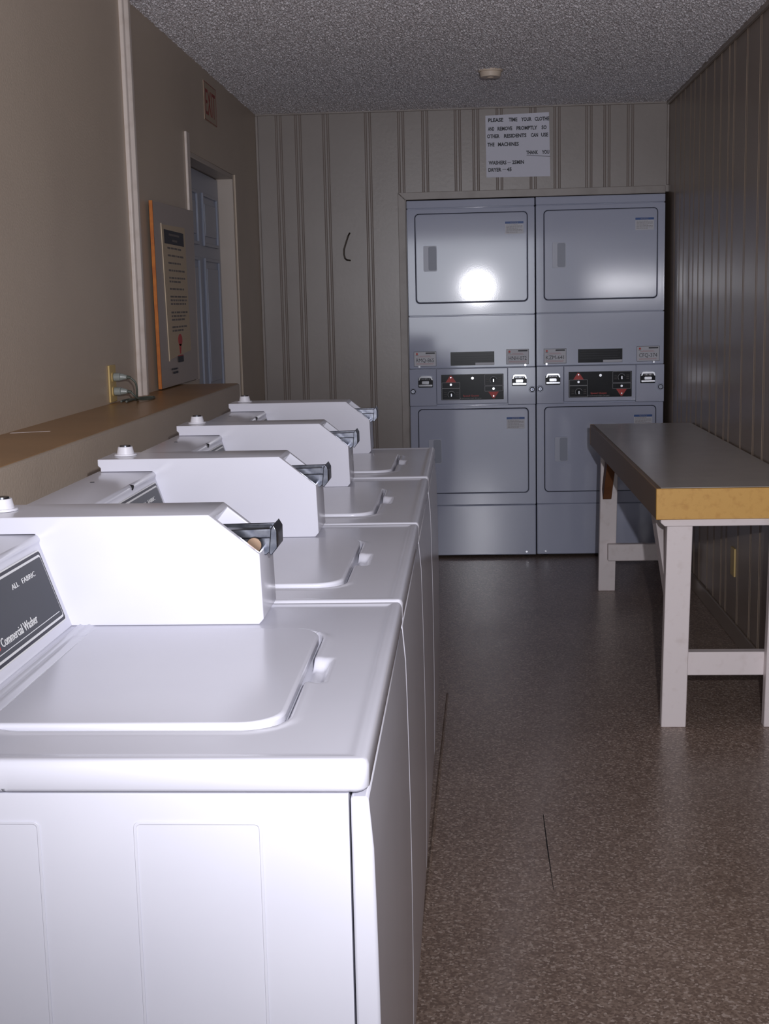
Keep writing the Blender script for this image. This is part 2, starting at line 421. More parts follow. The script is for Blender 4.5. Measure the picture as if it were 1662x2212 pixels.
def top_mesh():
    ex = []
    for e in (-WD, 0.0):
        ex += [e + (k if e < 0 else -k) * 0.0015 for k in range(14)]
    xs = lines(-WD, 0.0, ex + [LX1 + k * 0.001 for k in range(-1, 8)] + [LX0 - k * 0.001 for k in range(-1, 6)], 0.004)
    ys = lines(0.0, WW, [k * 0.0015 for k in range(14)] + [WW - k * 0.0015 for k in range(14)]
               + [LY0 - k * 0.001 for k in range(-1, 8)] + [LY1 + k * 0.001 for k in range(-1, 8)], 0.004)
    def h(x, y):
        d = min(-x, x + WD, y, WW - y); r = 0.007; z = 0.0
        if d < r: z -= r - math.sqrt(max(0.0, r * r - (r - d) ** 2))
        z -= 0.0025 * smooth(0.012, 0.022, d)
        s = sd_rr(x, y, LX0 - 0.003, LX1 + 0.004, LY0 - 0.004, LY1 + 0.004, 0.045)
        z -= 0.012 * (1 - smooth(-0.0006, 0.0012, s))
        # raised lip round the lid well
        z += 0.0015 * math.exp(-((s - 0.006) / 0.004) ** 2)
        # finger scoop in front of the lid
        if -0.13 < x < -0.05 and 0.22 < y < 0.40:
            e = min((y - 0.262) / 0.035, (0.372 - y) / 0.028, (-0.068 - x) / 0.012, 1.0)
            if e > 0: z -= 0.012 * smooth(0, 1, e) * smooth(-0.0006, 0.0012, s)
        for c in (-0.432, -0.420):
            z += 0.003 * math.exp(-((x - c) / 0.0035) ** 2) * smooth(0.01, 0.04, y) * smooth(0.01, 0.04, WW - y)
        return z
    R = 0.012; vs = []; fs = []
    nx, ny = len(xs), len(ys)
    def plan(x, y):
        for cx, sx in ((-R, 1), (-WD + R, -1)):
            for cy, sy in ((R, -1), (WW - R, 1)):
                if (x - cx) * sx > 0 and (y - cy) * sy > 0:
                    a, b = (x - cx) / R, (y - cy) / R
                    return cx + R * a * math.sqrt(max(0, 1 - b * b / 2)), cy + R * b * math.sqrt(max(0, 1 - a * a / 2))
        return x, y
    for x in xs:
        for y in ys:
            px, py = plan(x, y); vs.append((px, py, TOP + h(x, y)))
    for i in range(nx - 1):
        for j in range(ny - 1): fs.append((i * ny + j, (i + 1) * ny + j, (i + 1) * ny + j + 1, i * ny + j + 1))
    rim = [(i, 0) for i in range(nx)] + [(nx - 1, j) for j in range(1, ny)] + [(i, ny - 1) for i in range(nx - 2, -1, -1)] + [(0, j) for j in range(ny - 2, 0, -1)]
    b0 = len(vs)
    for i, j in rim:
        v = vs[i * ny + j]; vs.append((v[0], v[1], 0.886))
    b1 = len(vs)
    for i, j in rim:
        v = vs[i * ny + j]; k = 0.004; vs.append((v[0] + (k if v[0] < -WD / 2 else -k), v[1] + (k if v[1] < WW / 2 else -k), 0.8815))
    n = len(rim)
    for k in range(n):
        a = rim[k][0] * ny + rim[k][1]; b = rim[(k + 1) % n][0] * ny + rim[(k + 1) % n][1]
        fs.append((b0 + k, b0 + (k + 1) % n, b, a)); fs.append((b1 + k, b1 + (k + 1) % n, b0 + (k + 1) % n, b0 + k))
    fs.append(tuple(b1 + k for k in range(n)))
    mb = MB(); mb.add(vs, fs, WHITE); return mb

def make_washer():
    root = empty('washing_machine', (-0.096, 1.172, 0))
    # cabinet shell with pressed side panel
    m = MB()
    m.box((-WD + 0.004, 0.004, 0.02), (-0.020, WW - 0.004, 0.880), WHITE)
    FS = lambda a, b, d: (a, 0.004 - d, b)
    # shallow pressed rectangles on the side facing the camera
    for a0, a1 in ((-0.225, -0.105), (-0.46, -0.32)):
        n_ = 3
        m.ring(rrect(a0 - 0.002, a1 + 0.002, 0.20 - 0.002, 0.852, 0.006, n_), rrect(a0 + 0.001, a1 - 0.001, 0.203, 0.849, 0.004, n_), FS, 0.0, 0.0012, WHITE)
    m.box((-WD + 0.03, 0.02, 0.0), (-0.06, WW - 0.02, 0.02), GAP)
    m.build('cabinet', root, bevel=0.002)
    # front panel, slightly bowed, wrapping onto the sides
    prof = []
    K = 14
    for i in range(K + 1):
        z = 0.155 + (0.877 - 0.155) * i / K
        prof.append((0.001 + 0.005 * math.sin(math.pi * (i / K)) ** 0.6, z))
    prof[0] = (-0.002, prof[0][1]); prof[-1] = (-0.001, prof[-1][1])
    out = [(-0.018, 0.155)] + prof + [(-0.018, 0.877)]
    MB().prism(out, lambda a, b, d: (a, d, b), 0.002, WW - 0.002, WHITE).build('front_panel', root, bevel=0.003)
    MB().box((-0.055, 0.03, 0.02), (-0.03, WW - 0.03, 0.152), WHITE).build('kick_plate', root)
    top_mesh().build('top_panel', root, smooth=True, angle=60)
    # lid
    m = MB()
    m.prism(rrect(LX0, LX1, LY0, LY1, 0.04, 8, (0.045, 0.045, 0.012, 0.012)), lambda a, b, d: (a, b, d), TOP - 0.011, TOP + 0.0035, WHITE)
    lid = m.build('lid', root, bevel=0.004, seg=4)
    # control console behind the lid
    cz = 1.038
    prof = [(-0.443, TOP - 0.003), (-0.482, cz - 0.012), (-0.480, cz - 0.006), (-0.484, cz), (-0.594, cz), (-0.594, TOP - 0.003)]
    con = MB().prism(prof, lambda a, b, d: (a, d, b), 0.004, WW - 0.006, WHITE).build('console', root, bevel=0.0025, seg=3)
    sl = Vector((-0.482 + 0.443, 0, cz - 0.012 - TOP + 0.003)); L = sl.length; sl.normalize()
    nn = Vector((sl.z, 0, -sl.x))
    def FC(a, b, d):      # a along +Y, b up the slope
        p = Vector((-0.443, 0, TOP - 0.003)) + sl * b + nn * (d + 0.0004)
        return (p.x, a, p.z)
    m = MB()
    y0, y1 = 0.045, 0.527; b0, b1 = 0.014, L - 0.006
    m.prism(rrect(y0, y1, b0, b1, 0.004, 3), FC, 0, 0.0008, INKW)
    m.prism(rrect(y0 + .002, y1 - .002, b0 + .002, b1 - .002, 0.004, 3), FC, 0.0008, 0.0011, INKB)
    m.prism(rrect(y0 + .006, y1 - .006, b0 + .006, b1 - .006, 0.004, 3), FC, 0.0011, 0.0013, INKW)
    m.prism(rrect(y0 + .009, y1 - .0075, b0 + .009, b1 - .009, 0.004, 3), FC, 0.0013, 0.0015, LABELP)
    m.prism([(y0 + .012, b0 + .0145), (y1 - .016, b0 + .0145), (y1 - .016, b0 + .0155), (y0 + .012, b0 + .0155)], FC, 0.0015, 0.0016, INKW)
    FC2 = lambda a, b, d: FC(a, b, d + 0.0016)
    m.text('Commercial Washer', FC2, 0.300, b0 + 0.021, 0.011, INKW, width=0.130, bold=0.005)
    m.prism(rrect(0.284, 0.293, b0 + 0.020, b0 + 0.029, 0.003, 3), FC2, 0, 0.0004, RED)
    m.text('FABRIC', FC2, 0.430, b1 - 0.028, 0.0065, INKW, width=0.050)
    m.text('ALL', FC2, 0.392, b1 - 0.028, 0.0065, INKW, width=0.024)
    lab(m.build('control_label', con), 'charcoal control label with white border lines')
    m = MB().cyl((-0.487, 0.366, cz - 0.004), (-0.479, 0.366, cz - 0.006), 0.0045, 0.0045, GAP, 14)
    m.build('screw_hole', con)
    m = MB().cyl((-0.56, 0.40, cz - 0.001), (-0.56, 0.40, cz + 0.0008), 0.004, 0.004, STEEL, 12)
    m.build('screw', con)
    # coin meter housing
    hy0, hy1 = 0.540, 0.658
    FH = lambda a, b, d: (a, d, b)
    A = [(-0.187, TOP - 0.002), (-0.1805, TOP + 0.0055), (-0.183, 1.008), (-0.250, 1.062), (-0.589, 1.062), (-0.589, 1.050), (-0.584, 1.046), (-0.584, cz + 0.0008),
         (-0.487, cz + 0.0008), (-0.4455, TOP - 0.002)]
    m = MB(); n = len(A)
    # side walls
    near = [(a, hy0, b) for a, b in A]; far = [(a, hy1, b) for a, b in A]
    fs = [tuple(range(n)), tuple(range(2 * n - 1, n - 1, -1))]
    for i in range(n):
        if i == 2: continue                       # the sloped face carries the opening
        fs.append((i, (i + 1) % n, (i + 1) % n + n, i + n))
    P1, P2 = Vector((-0.183, 0, 1.008)), Vector((-0.250, 0, 1.062))
    e = P2 - P1; inn = Vector((-e.z, 0, e.x)).normalized()
    if inn.x > 0: inn = -inn
    vs = near + far
    def sp(t, y, d=0.0):
        q = P1 + e * t + inn * d; return (q.x, y, q.z)
    k = len(vs)
    vs += [sp(.03, hy0 + .012), sp(.90, hy0 + .012), sp(.90, hy1 - .012), sp(.03, hy1 - .012)]
    vs += [sp(.03, hy0 + .012, .045), sp(.90, hy0 + .012, .045), sp(.90, hy1 - .012, .045), sp(.03, hy1 - .012, .045)]
    a, b, c, d = 2, 3, 3 + n, 2 + n
    fs += [(a, b, k + 1, k), (b, c, k + 2, k + 1), (c, d, k + 3, k + 2), (d, a, k, k + 3)]
    fs += [(k, k + 1, k + 5, k + 4), (k + 1, k + 2, k + 6, k + 5), (k + 2, k + 3, k + 7, k + 6), (k + 3, k, k + 4, k + 7), (k + 4, k + 5, k + 6, k + 7)]
    m.add(vs, fs, WHITE)
    box = m.build('coin_box', root, bevel=0.003, seg=3)
    # lock cap on the housing
    lx, ly = -0.552, 0.603
    m = MB().cyl((lx, ly, 1.0625), (lx, ly, 1.0655), 0.0215, 0.0205, PLASTIC, 32)
    m.cyl((lx, ly, 1.0655), (lx, ly, 1.079), 0.0165, 0.0135, PLASTIC, 32)
    lk = m.build('lock_cap', box, smooth=True)
    MB().cyl((lx, ly, 1.0792), (lx, ly, 1.0815), 0.0105, 0.0100, STEEL, 24).build('lock_face', box, smooth=True)
    # coin slide
    m = MB()
    sy0, sy1 = 0.572, 0.626
    body = [(-0.245, 1.033), (-0.178, 1.034), (-0.172, 1.028), (-0.172, 1.006), (-0.180, 0.9995), (-0.192, 0.9985), (-0.215, 1.012), (-0.238, 1.016)]
    m.prism(body, FH, sy0 + 0.008, sy1 - 0.008, STEEL)
    for yy in (sy0, sy1 - 0.004):
        m.prism([(-0.250, 1.036), (-0.168, 1.037), (-0.168, 1.024), (-0.250, 1.023)], FH, yy, yy + 0.004, STEEL)
    m.prism([(-0.168, 1.043), (-0.163, 1.034), (-0.163, 1.011), (-0.172, 1.000), (-0.175, 1.003), (-0.172, 1.036)], FH, sy0 - 0.001, sy1 + 0.001, STEEL)
    m.box((-0.250, sy0, 1.024), (-0.172, sy1, 1.027), STEEL)
    sld = m.build('coin_slide', root, bevel=0.0012)
    lab(sld, 'scuffed steel coin slide')
    return root, sld

washer, slide = make_washer()
W_LABEL = ['nearest white top-loading washer, its lid and embossed side panel fully in view',
           'second white washer from the camera, right behind the nearest one in the row',
           'third white washer from the camera, just before the farthest one in the row',
           'farthest white washer in the row, next to the paneled back wall']
wy = [1.172, 1.845, 2.520, 3.212]
for i, y in enumerate(wy):
    o = washer if i == 0 else copy_tree(washer)
    o.location = (-0.096, y, 0)
    tag(o, W_LABEL[i], 'washing machine', 'commercial washers along the half wall')
# round bronze stop seen under the nearest slide
MB().cyl((-0.1945, 0.5665, 1.0155), (-0.1945, 0.5690, 1.0155), 0.0105, 0.0105, BRONZE, 28).build('coin_stop', slide, bevel=0.0006)
slide.children[-1]['label'] = 'round bronze disc'

# ------------------------------------------------------------------ stacked dryers
DWID, DY = 0.651, 6.86
def sz(z): return 1.3333 + (z - 1.3333) * 0.9923
Z_B, Z_LS, Z_CB, Z_ST, Z_SEAM, Z_BAND, Z_T = 0.013, sz(.274), sz(.805), sz(.999), sz(1.271), sz(1.816), sz(1.858)
def make_dryer():
    root = empty('stacked_dryer', (-0.295, DY, 0))
    W = DWID
    F = FXZ(0.0)
    m = MB(); m.box((0.002, 0.014, Z_B + 0.02), (W - 0.002, 0.66, Z_T), DRYER)
    for x in (0.05, W - 0.05):
        for yy in (0.06, 0.6): m.cyl((x, yy, 0), (x, yy, Z_B + 0.021), 0.018, 0.018, GAP, 12)
    m.build('cabinet', root, bevel=0.004)
    MB().box((0, 0, Z_BAND + 0.002), (W, 0.013, Z_T), DRYER).build('top_panel', root, bevel=0.004)
    MB().box((0, 0, Z_B), (W, 0.013, Z_LS - 0.0015), DRYER).build('bottom_panel', root, bevel=0.005)
    for x in (0.045, W - 0.05): MB().cyl((x, 0.0, Z_B + 0.017), (x, -0.003, Z_B + 0.017), 0.005, 0.005, CHROME, 14).build('screw', root)
    m = MB()
    m.prism([(0.013, Z_SEAM - 0.002), (0.0, Z_SEAM - 0.002), (0.0, Z_ST), (0.013, Z_ST)], lambda a, b, d: (d, a, b), 0, W, DRYER)
    mid = m.build('middle_panel', root, bevel=0.003)
    # door surrounds and doors
    for (z0, z1, d0, d1) in ((Z_SEAM + 0.001, Z_BAND - 0.0015, sz(1.336), sz(1.791)), (Z_LS + 0.001, Z_CB - 0.002, sz(.337), sz(.786))):
        a0, a1 = 0.040, 0.6150
        N_ = 8
        m = MB(); m.ring(rrect(0, W, z0, z1, 0.004, N_), rrect(a0, a1, d0, d1, 0.022, N_), F, -0.013, 0.0, DRYER)
        m.build('door_surround', root, bevel=0.003)
        MB().box((a0 - 0.01, 0.0125, d0 - 0.01), (a1 + 0.01, 0.0139, d1 + 0.01), GAP).build('door_gasket', root)
        m = MB(); m.prism(rrect(a0 + .003, a1 - .003, d0 + .003, d1 - .003, 0.020, N_), F, -0.012, 0.004, DRYER)
        dr = m.build('door', root, bevel=0.004, seg=3)
        # recessed-look pull
        hx0, hz1 = (0.083 if z0 > 1 else 0.093), (sz(1.628) if z0 > 1 else sz(.628))
        hw, hh = 0.068, 0.128
        m = MB()
        m.ring(rrect(hx0, hx0 + hw, hz1 - hh, hz1, 0.006, 5), rrect(hx0 + 0.026, hx0 + hw - 0.003, hz1 - hh + 0.004, hz1 - 0.004, 0.008, 5), F, 0.0035, 0.0105, HANDLE)
        m.prism(rrect(hx0 + 0.024, hx0 + hw - 0.002, hz1 - hh + 0.003, hz1 - 0.003, 0.008, 5), F, 0.0036, 0.0045, POCKET)
        lab(m.build('door_handle', dr, bevel=0.0015), 'grey plastic door pull')
        # notice label
        nx0, nx1 = 0.501, 0.594; nz1 = sz(1.741) if z0 > 1 else sz(.738); nz0 = nz1 - 0.061
        m = MB(); G = lambda a, b, d: F(a, b, d + 0.0042)
        m.prism(rrect(nx0, nx1, nz0, nz1, 0.001, 1), G, 0, 0.0004, STICKER)
        m.prism(rrect(nx0, nx1, nz1 - 0.011, nz1, 0.0005, 1), G, 0.0004, 0.0006, BLUE)
        G2 = lambda a, b, d: G(a, b, d + 0.0006)
        m.text('NOTICE', G2, (nx0 + nx1) / 2, nz1 - 0.0095, 0.0075, INKL, align='CENTER', depth=0.0002)
        rr = random.Random(3)
        for k in range(7):
            zz = nz1 - 0.018 - k * 0.006; x = nx0 + 0.006
            e = nx1 - (0.006 if k % 3 else 0.03)
            while x < e:
                l = rr.uniform(0.006, 0.016); m.prism([(x, zz), (min(x + l, e), zz), (min(x + l, e), zz + .0016), (x, zz + .0016)], G, 0.0004, 0.0006, INKG); x += l + 0.002
        lab(m.build('notice_label', dr), 'small notice label with a blue header')
    # coin panel, standing proud
    P = -0.020
    FP = FXZ(P)
    cx0, cx1 = 0.140, 0.507
    for a0, a1 in ((0.0, cx0 - 0.001), (cx1 + 0.001, W)):
        MB().box((a0, P, Z_CB), (a1, 0.012, Z_ST - 0.001), DRYER).build('coin_panel', root, bevel=0.0025)
    m = MB(); m.box((cx0, P - 0.004, Z_CB + 0.008), (cx1, 0.012, Z_ST - 0.001), DRYER)
    ctl = m.build('control_panel', root, bevel=0.003)
    FQ = FXZ(P - 0.004)
    bx0, bx1, bz0, bz1 = 0.164, 0.486, sz(.834), sz(.967)
    m = MB(); m.prism(rrect(bx0, bx1, bz0, bz1, 0.001, 1), FQ, 0, 0.001, BLACKP)
    Q = lambda a, b, d: FQ(a, b, d + 0.001)
    def tri(cx, z, s, up):
        g = 1 if up else -1
        m.prism([(cx - s, z), (cx + s, z), (cx + 0.004, z + g * 0.034), (cx - 0.004, z + g * 0.034)], Q, 0, 0.0004, RED)
    tri(bx0 + 0.050, bz1 - 0.040, 0.027, True); tri(bx1 - 0.052, bz0 + 0.040, 0.027, False)
    def frame(a0, a1, b0, b1):
        m.ring(rrect(a0, a1, b0, b1, 0.002, 2), rrect(a0 + .0018, a1 - .0018, b0 + .0018, b1 - .0018, 0.0015, 2), Q, 0, 0.0004, INKL)
    frame(bx0 + 0.003, bx0 + 0.097, bz1 - 0.071, bz1 - 0.041); frame(bx0 + 0.003, bx0 + 0.097, bz0 + 0.002, bz1 - 0.071)
    frame(bx1 - 0.098, bx1 - 0.004, bz0 + 0.072, bz1 - 0.002); frame(bx1 - 0.098, bx1 - 0.004, bz0 + 0.042, bz0 + 0.070)
    K1 = (bx0 + 0.052, bz0 + 0.028); K2 = (bx1 - 0.052, bz1 - 0.032)
    for (kx, kz) in (K1, K2):
        o_ = [(kx + 0.019 * math.cos(math.radians(t)), kz + 0.019 * math.sin(math.radians(t))) for t in range(20, 221, 10)]
        i_ = [(kx + 0.0172 * math.cos(math.radians(t)), kz + 0.0172 * math.sin(math.radians(t))) for t in range(220, 19, -10)]
        m.prism(o_ + i_, Q, 0, 0.0004, INKL)
        for s in (-1, 1):
            for k in range(3):
                m.prism([(kx + s * .024, kz - .008 + k * .009), (kx + s * .038, kz - .008 + k * .009), (kx + s * .038, kz - .0065 + k * .009), (kx + s * .024, kz - .0065 + k * .009)], Q, 0, 0.0003, INKG)
    cxm = (bx0 + bx1) / 2 - 0.008
    m.text('Speed Queen', Q, cxm, bz0 + 0.017, 0.0085, RED, width=0.082, align='CENTER', bold=0.012)
    m.text('Commercial Dryer', Q, cxm, bz0 + 0.005, 0.0065, INKL, width=0.112, align='CENTER')
    lab(m.build('control_label', ctl), 'black control label with red triangles')
    for (kx, kz) in (K1, K2):
        q = MB().cyl(Q(kx, kz, 0.0003), Q(kx, kz, 0.010), 0.012, 0.010, BLACKP, 24)
        q.prism([(kx - .0025, kz - .009), (kx + .0025, kz - .009), (kx + .0025, kz + .006), (kx - .0025, kz + .006)], Q, 0.010, 0.014, CHROME)
        lab(q.build('timer_knob', ctl, smooth=True), 'black dial with a bright pointer')
    for (kx, kz) in ((bx0 + .050, bz1 - .015), (bx0 + .050, bz1 - .052), (bx1 - .052, bz0 + .056), (bx1 - .052, bz0 + .018), (bx0 + .162, bz1 - .020)):
        r = 0.0085 if kx > bx0 + .1 and kx < bx1 - .1 else (0.0045 if kz in (bz1 - .015, bz0 + .018) else 0.0075)
        MB().cyl(Q(kx, kz, 0.0005), Q(kx, kz, 0.005), r, r * 0.8, CHROME, 18).build('button', ctl, smooth=True)
    # coin drops and locks
    for sx0 in (0.046, 0.530):
        m = MB(); z0, z1 = sz(.902), sz(.962)
        m.prism(rrect(sx0 - .001, sx0 + .075, z0, z1 - .012, 0.004, 3), FP, 0, 0.006, BLACKP)
        m.prism([(sx0, z1 - .022), (sx0 + .006, z1 - .004), (sx0 + .014, z1), (sx0 + .062, z1), (sx0 + .070, z1 - .004), (sx0 + .076, z1 - .022), (sx0 + .068, z1 - .022), (sx0 + .062, z1 - .010), (sx0 + .013, z1 - .010), (sx0 + .008, z1 - .022)], FP, 0, 0.020, CHROME)
        for k in range(7):
            x = sx0 + .016 + k * .0065; m.prism([(x, z1 - .020), (x + .003, z1 - .020), (x + .003, z1 - .010), (x, z1 - .010)], FP, 0.004, 0.016, CHROME)
        m.prism(rrect(sx0 + .002, sx0 + .073, z0 + .006, z0 + .016, 0.003, 3), FP, 0.004, 0.022, CHROME)
        m.prism(rrect(sx0 + .018, sx0 + .056, z0 + .018, z0 + .034, 0.004, 3), FP, 0.004, 0.019, CHROME)
        lab(m.build('coin_slot', root, bevel=0.001), 'chrome coin slot')
    for kx in (0.018, W - 0.018):
        kz = sz(.882); m = MB()
        m.cyl(FP(kx, kz, 0), FP(kx, kz, 0.006), 0.018, 0.016, DRYER, 28)
        m.cyl(FP(kx, kz, 0.0055), FP(kx, kz, 0.0075), 0.0130, 0.0130, GAP, 24)
        m.cyl(FP(kx, kz, 0.0075), FP(kx, kz, 0.009), 0.0095, 0.009, STEEL, 24)
        m.box(FP(kx - .001, kz - .005, 0.009), FP(kx + .001, kz + .005, 0.0096), GAP)
        m.build('lock', root, smooth=True)
    # chrome buttons above the coin drops, black data plate
    for kx in (0.052, W - 0.052):
        MB().cyl((kx, 0.001, Z_ST + 0.010), (kx, -0.010, Z_ST + 0.010), 0.0075, 0.0055, CHROME, 20).build('chrome_stud', root, smooth=True)
    FM = lambda a, b, d: (a, -0.0003 - d, b)
    m = MB(); a0, a1, b0, b1 = 0.214, 0.440, sz(1.012), sz(1.082)
    m.prism([(a0, b0), (a1, b0), (a1, b1), (a0, b1)], FM, 0, 0.001, BLACKP)
    m.prism([(a0 + .128, b0 + .0015), (a1 - .001, b0 + .0015), (a1 - .001, b0 + .013), (a0 + .128, b0 + .013)], FM, 0.001, 0.0013, STICKER)
    for k in range(4):
        m.prism([(a0 + .01, b0 + .022 + k * .012), (a1 - .012 * (k % 2 + 1), b0 + .022 + k * .012), (a1 - .012 * (k % 2 + 1), b0 + .0235 + k * .012), (a0 + .01, b0 + .0235 + k * .012)], FM, 0.001, 0.0012, LABELP)
    lab(m.build('data_plate', mid), 'black data plate with a silver corner')
    return root, mid, FM

def id_sticker(parent, FM, x0, z0, z1, text):
    x1 = x0 + 0.116; m = MB()
    m.prism([(x0, z0), (x1, z0), (x1, z1), (x0, z1)], FM, 0, 0.0006, STICKER)
    G = lambda a, b, d: FM(a, b, d + 0.0006)
    m.ring(rrect(x0, x1, z0, z1, 0.0005, 1), rrect(x0 + .0018, x1 - .0018, z0 + .0018, z1 - .0018, 0.0005, 1), G, 0, 0.0003, INKB)
    h = z1 - z0
    m.text(text, G, (x0 + x1) / 2, z0 + h * 0.28, h * 0.26, INKB, width=0.092, align='CENTER')
    m.prism(rrect(x1 - .055, x1 - .007, z1 - .0125, z1 - .005, 0.0005, 1), G, 0, 0.0003, INKB)
    m.prism([(x0 + .016 + .0055 * math.cos(t * math.pi / 8), z1 - .012 + .0055 * math.sin(t * math.pi / 8)) for t in range(16)], G, 0, 0.0003, RED)
    m.prism(rrect(x0 + .009, x0 + .023, z1 - .0205, z1 - .0185, 0.0003, 1), G, 0, 0.0003, INKB)
    for a0, a1, zz in ((.030, .085, .022), (.018, .090, .027), (.012, .104, .061 * h / .077), (.012, .100, .066 * h / .077)):
        m.prism([(x0 + a0, z1 - zz - .0014), (x0 + a1, z1 - zz - .0014), (x0 + a1, z1 - zz), (x0 + a0, z1 - zz)], G, 0, 0.0003, PINK)
    return lab(m.build('number_sticker', parent), 'white sticker reading %s' % text)

dryer, mid1, FM = make_dryer()
dryer2 = copy_tree(dryer); dryer2.location = (0.361, DY, 0.002)
mid2 = [c for c in dryer2.children if c.name.startswith('middle_panel')][0]
tag(dryer, 'left stacked pair of white coin dryers, with its lower door fully in view', 'dryer', 'stacked coin dryers in the back wall')
tag(dryer2, 'right stacked pair of white coin dryers, partly behind the table', 'dryer', 'stacked coin dryers in the back wall')
s0, s1 = sz(1.011), sz(1.088)
id_sticker(mid1, FM, 0.024, s0, s1, 'RMQ-865'); id_sticker(mid1, FM, 0.502, s0 + 0.002, s1 + 0.003, 'HNH-072')
id_sticker(mid2, FM, 0.038, s0, s1, 'KZM-641'); id_sticker(mid2, FM, 0.513, s0 + 0.002, s1 + 0.003, 'CFQ-374')

# ------------------------------------------------------------------ folding table against the right wall
tb = empty('folding_table', (0.572, 3.998, 0), 'long white wooden table with grey laminate top and ochre edge, against the right wall', 'table')
TX, TY, TZ = 0.461, 2.17, 0.7635       # width to the wall, length, height (local)
m = MB(); m.box((0.016, 0.016, TZ - 0.022), (TX, TY - 0.016, TZ), LAMIN)
lab(m.build('table_top', tb), 'grey laminate top')
m = MB()
m.box((0, 0, TZ - 0.096), (TX, 0.015, TZ - 0.001), TABY)
lab(m.build('edge_band', tb, bevel=0.002), 'ochre painted edge band at the near end')
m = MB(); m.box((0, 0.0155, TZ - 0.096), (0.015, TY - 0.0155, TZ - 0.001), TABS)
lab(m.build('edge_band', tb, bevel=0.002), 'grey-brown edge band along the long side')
m = MB(); m.box((0, TY - 0.015, TZ - 0.096), (TX, TY, TZ - 0.001), TABY)
lab(m.build('edge_band', tb, bevel=0.002), 'edge band at the far end')
for i, yy in enumerate((0.012, TY - 0.135)):
    m = MB(); m.prism([(0.016, TZ - 0.0975), (TX - 0.004, TZ - 0.0975), (TX - 0.004, TZ - 0.119), (0.028, TZ - 0.119), (0.016, TZ - 0.108)], lambda a, b, d: (a, b * 0 + d, b), yy, yy + 0.088, TABW)
    m.build('cross_rail', tb, bevel=0.002)
legs = [(0.030, 0.030), (0.348, 0.030), (0.030, TY - 0.150), (0.348, TY - 0.150)]
for i, (x, yy) in enumerate(legs):
    m = MB(); ch = 0.006
    w0 = 0.080 if i % 2 == 0 else 0.085
    z1 = TZ - 0.120
    vs = [(x - .004, yy, 0.0), (x + w0 - .007, yy, 0.0), (x + w0 - .007, yy + .038, 0.0), (x - .004, yy + .038, 0.0),
          (x + .008, yy, z1), (x + w0 + .006, yy, z1), (x + w0 + .006, yy + .038, z1), (x + .008, yy + .038, z1)]
    m.add(vs, [(0, 3, 2, 1), (4, 5, 6, 7), (0, 1, 5, 4), (1, 2, 6, 5), (2, 3, 7, 6), (3, 0, 4, 7)], TABW)
    m.build('leg', tb, bevel=0.003)
MB().box((0.036, 0.069, 0.157), (0.43, 0.107, 0.233), TABW).build('stretcher', tb, bevel=0.003)
MB().box((0.066, TY - 0.189, 0.148), (0.43, TY - 0.1505, 0.226), TABW).build('stretcher', tb, bevel=0.004)
# knee braces under the long side
def brace(y0, z0, y1, z1, mt, l):
    d = Vector((0, y1 - y0, z1 - z0)).normalized(); p = Vector((0, -d.z, d.y)) * 0.03
    pts = [(y0 - p.y, z0 - p.z), (y1 - p.y, z1 - p.z), (y1 + p.y, z1 + p.z), (y0 + p.y, z0 + p.z)]
    o = MB().prism(pts, lambda a, b, dd: (dd, a, b), 0.040, 0.078, mt).build('knee_brace', tb, bevel=0.002)
    lab(o, l)
brace(0.075, 0.42, 0.38, 0.640, TABW, 'white knee brace')
brace(TY - 0.19, 0.46, TY - 0.36, 0.640, RAWWOOD, 'bare brown wood knee brace')

# ------------------------------------------------------------------ things on the walls and ceiling
# hand-lettered sheet
FW = FXZ(YB - 0.0125)
sx0, sx1, sz0, sz1 = 0.114, 0.439, sz(1.961) , sz(2.278)
k = 6.94 / 6.913
sx0, sx1 = 0.1155, 0.441
sz0, sz1 = 1.3333 + (1.9615 - 1.3333) * k, 1.3333 + (2.2775 - 1.3333) * k
sh = empty('notice_sheet', (0.278, YB - 0.001, sz0), 'white paper notice with black stencilled letters above the dryers', 'sign')
def FS_(a, b, d): return (a - 0.278, -0.002 - d, b - sz0)
m = MB(); m.prism([(sx0, sz0 + 0.003), (sx1, sz0), (sx1 - 0.006, sz1), (sx0 - 0.003, sz1 - 0.008)], FS_, -0.0015, 0.0005, PAPER)
G = lambda a, b, d: FS_(a, b, d + 0.0007)
Wd = sx1 - sx0; Ht = sz1 - sz0
def ln(t, u0, u1, v, bold=0.04):       # fractions of the sheet
    m.text(t, G, sx0 + u0 * Wd, sz1 - v * Ht, 0.0175, INKB, width=(u1 - u0) * Wd, bold=bold)
for words, v in (((('PLEASE', .035, .27), ('TIME', .355, .49), ('YOUR', .55, .71), ('CLOTHE', .76, .985)), .125),
                 ((('AND', .03, .13), ('REMOVE', .18, .41), ('PROMPTLY', .475, .80), ('SO', .865, .945)), .26),
                 ((('OTHER', .015, .21), ('RESIDENTS', .28, .63), ('CAN', .70, .81), ('USE', .86, .97)), .375),
                 ((('THE', .02, .13), ('MACHINES', .185, .51)), .505),
                 ((('THANK', .625, .81), ('YOU', .87, .985)), .645),
                 ((('WASHERS', .035, .315), ('25MIN', .405, .59)), .79),
                 ((('DRYER', .03, .235), ('45', .32, .395)), .90)):
    for t, a, b in words: ln(t, a, b, v)
for a, b, v in ((.33, .385, .765), (.25, .31, .875)):
    m.prism([(sx0 + a * Wd, sz1 - v * Ht), (sx0 + b * Wd, sz1 - v * Ht), (sx0 + b * Wd, sz1 - v * Ht + .002), (sx0 + a * Wd, sz1 - v * Ht + .002)], G, 0, 0.0003, INKB)
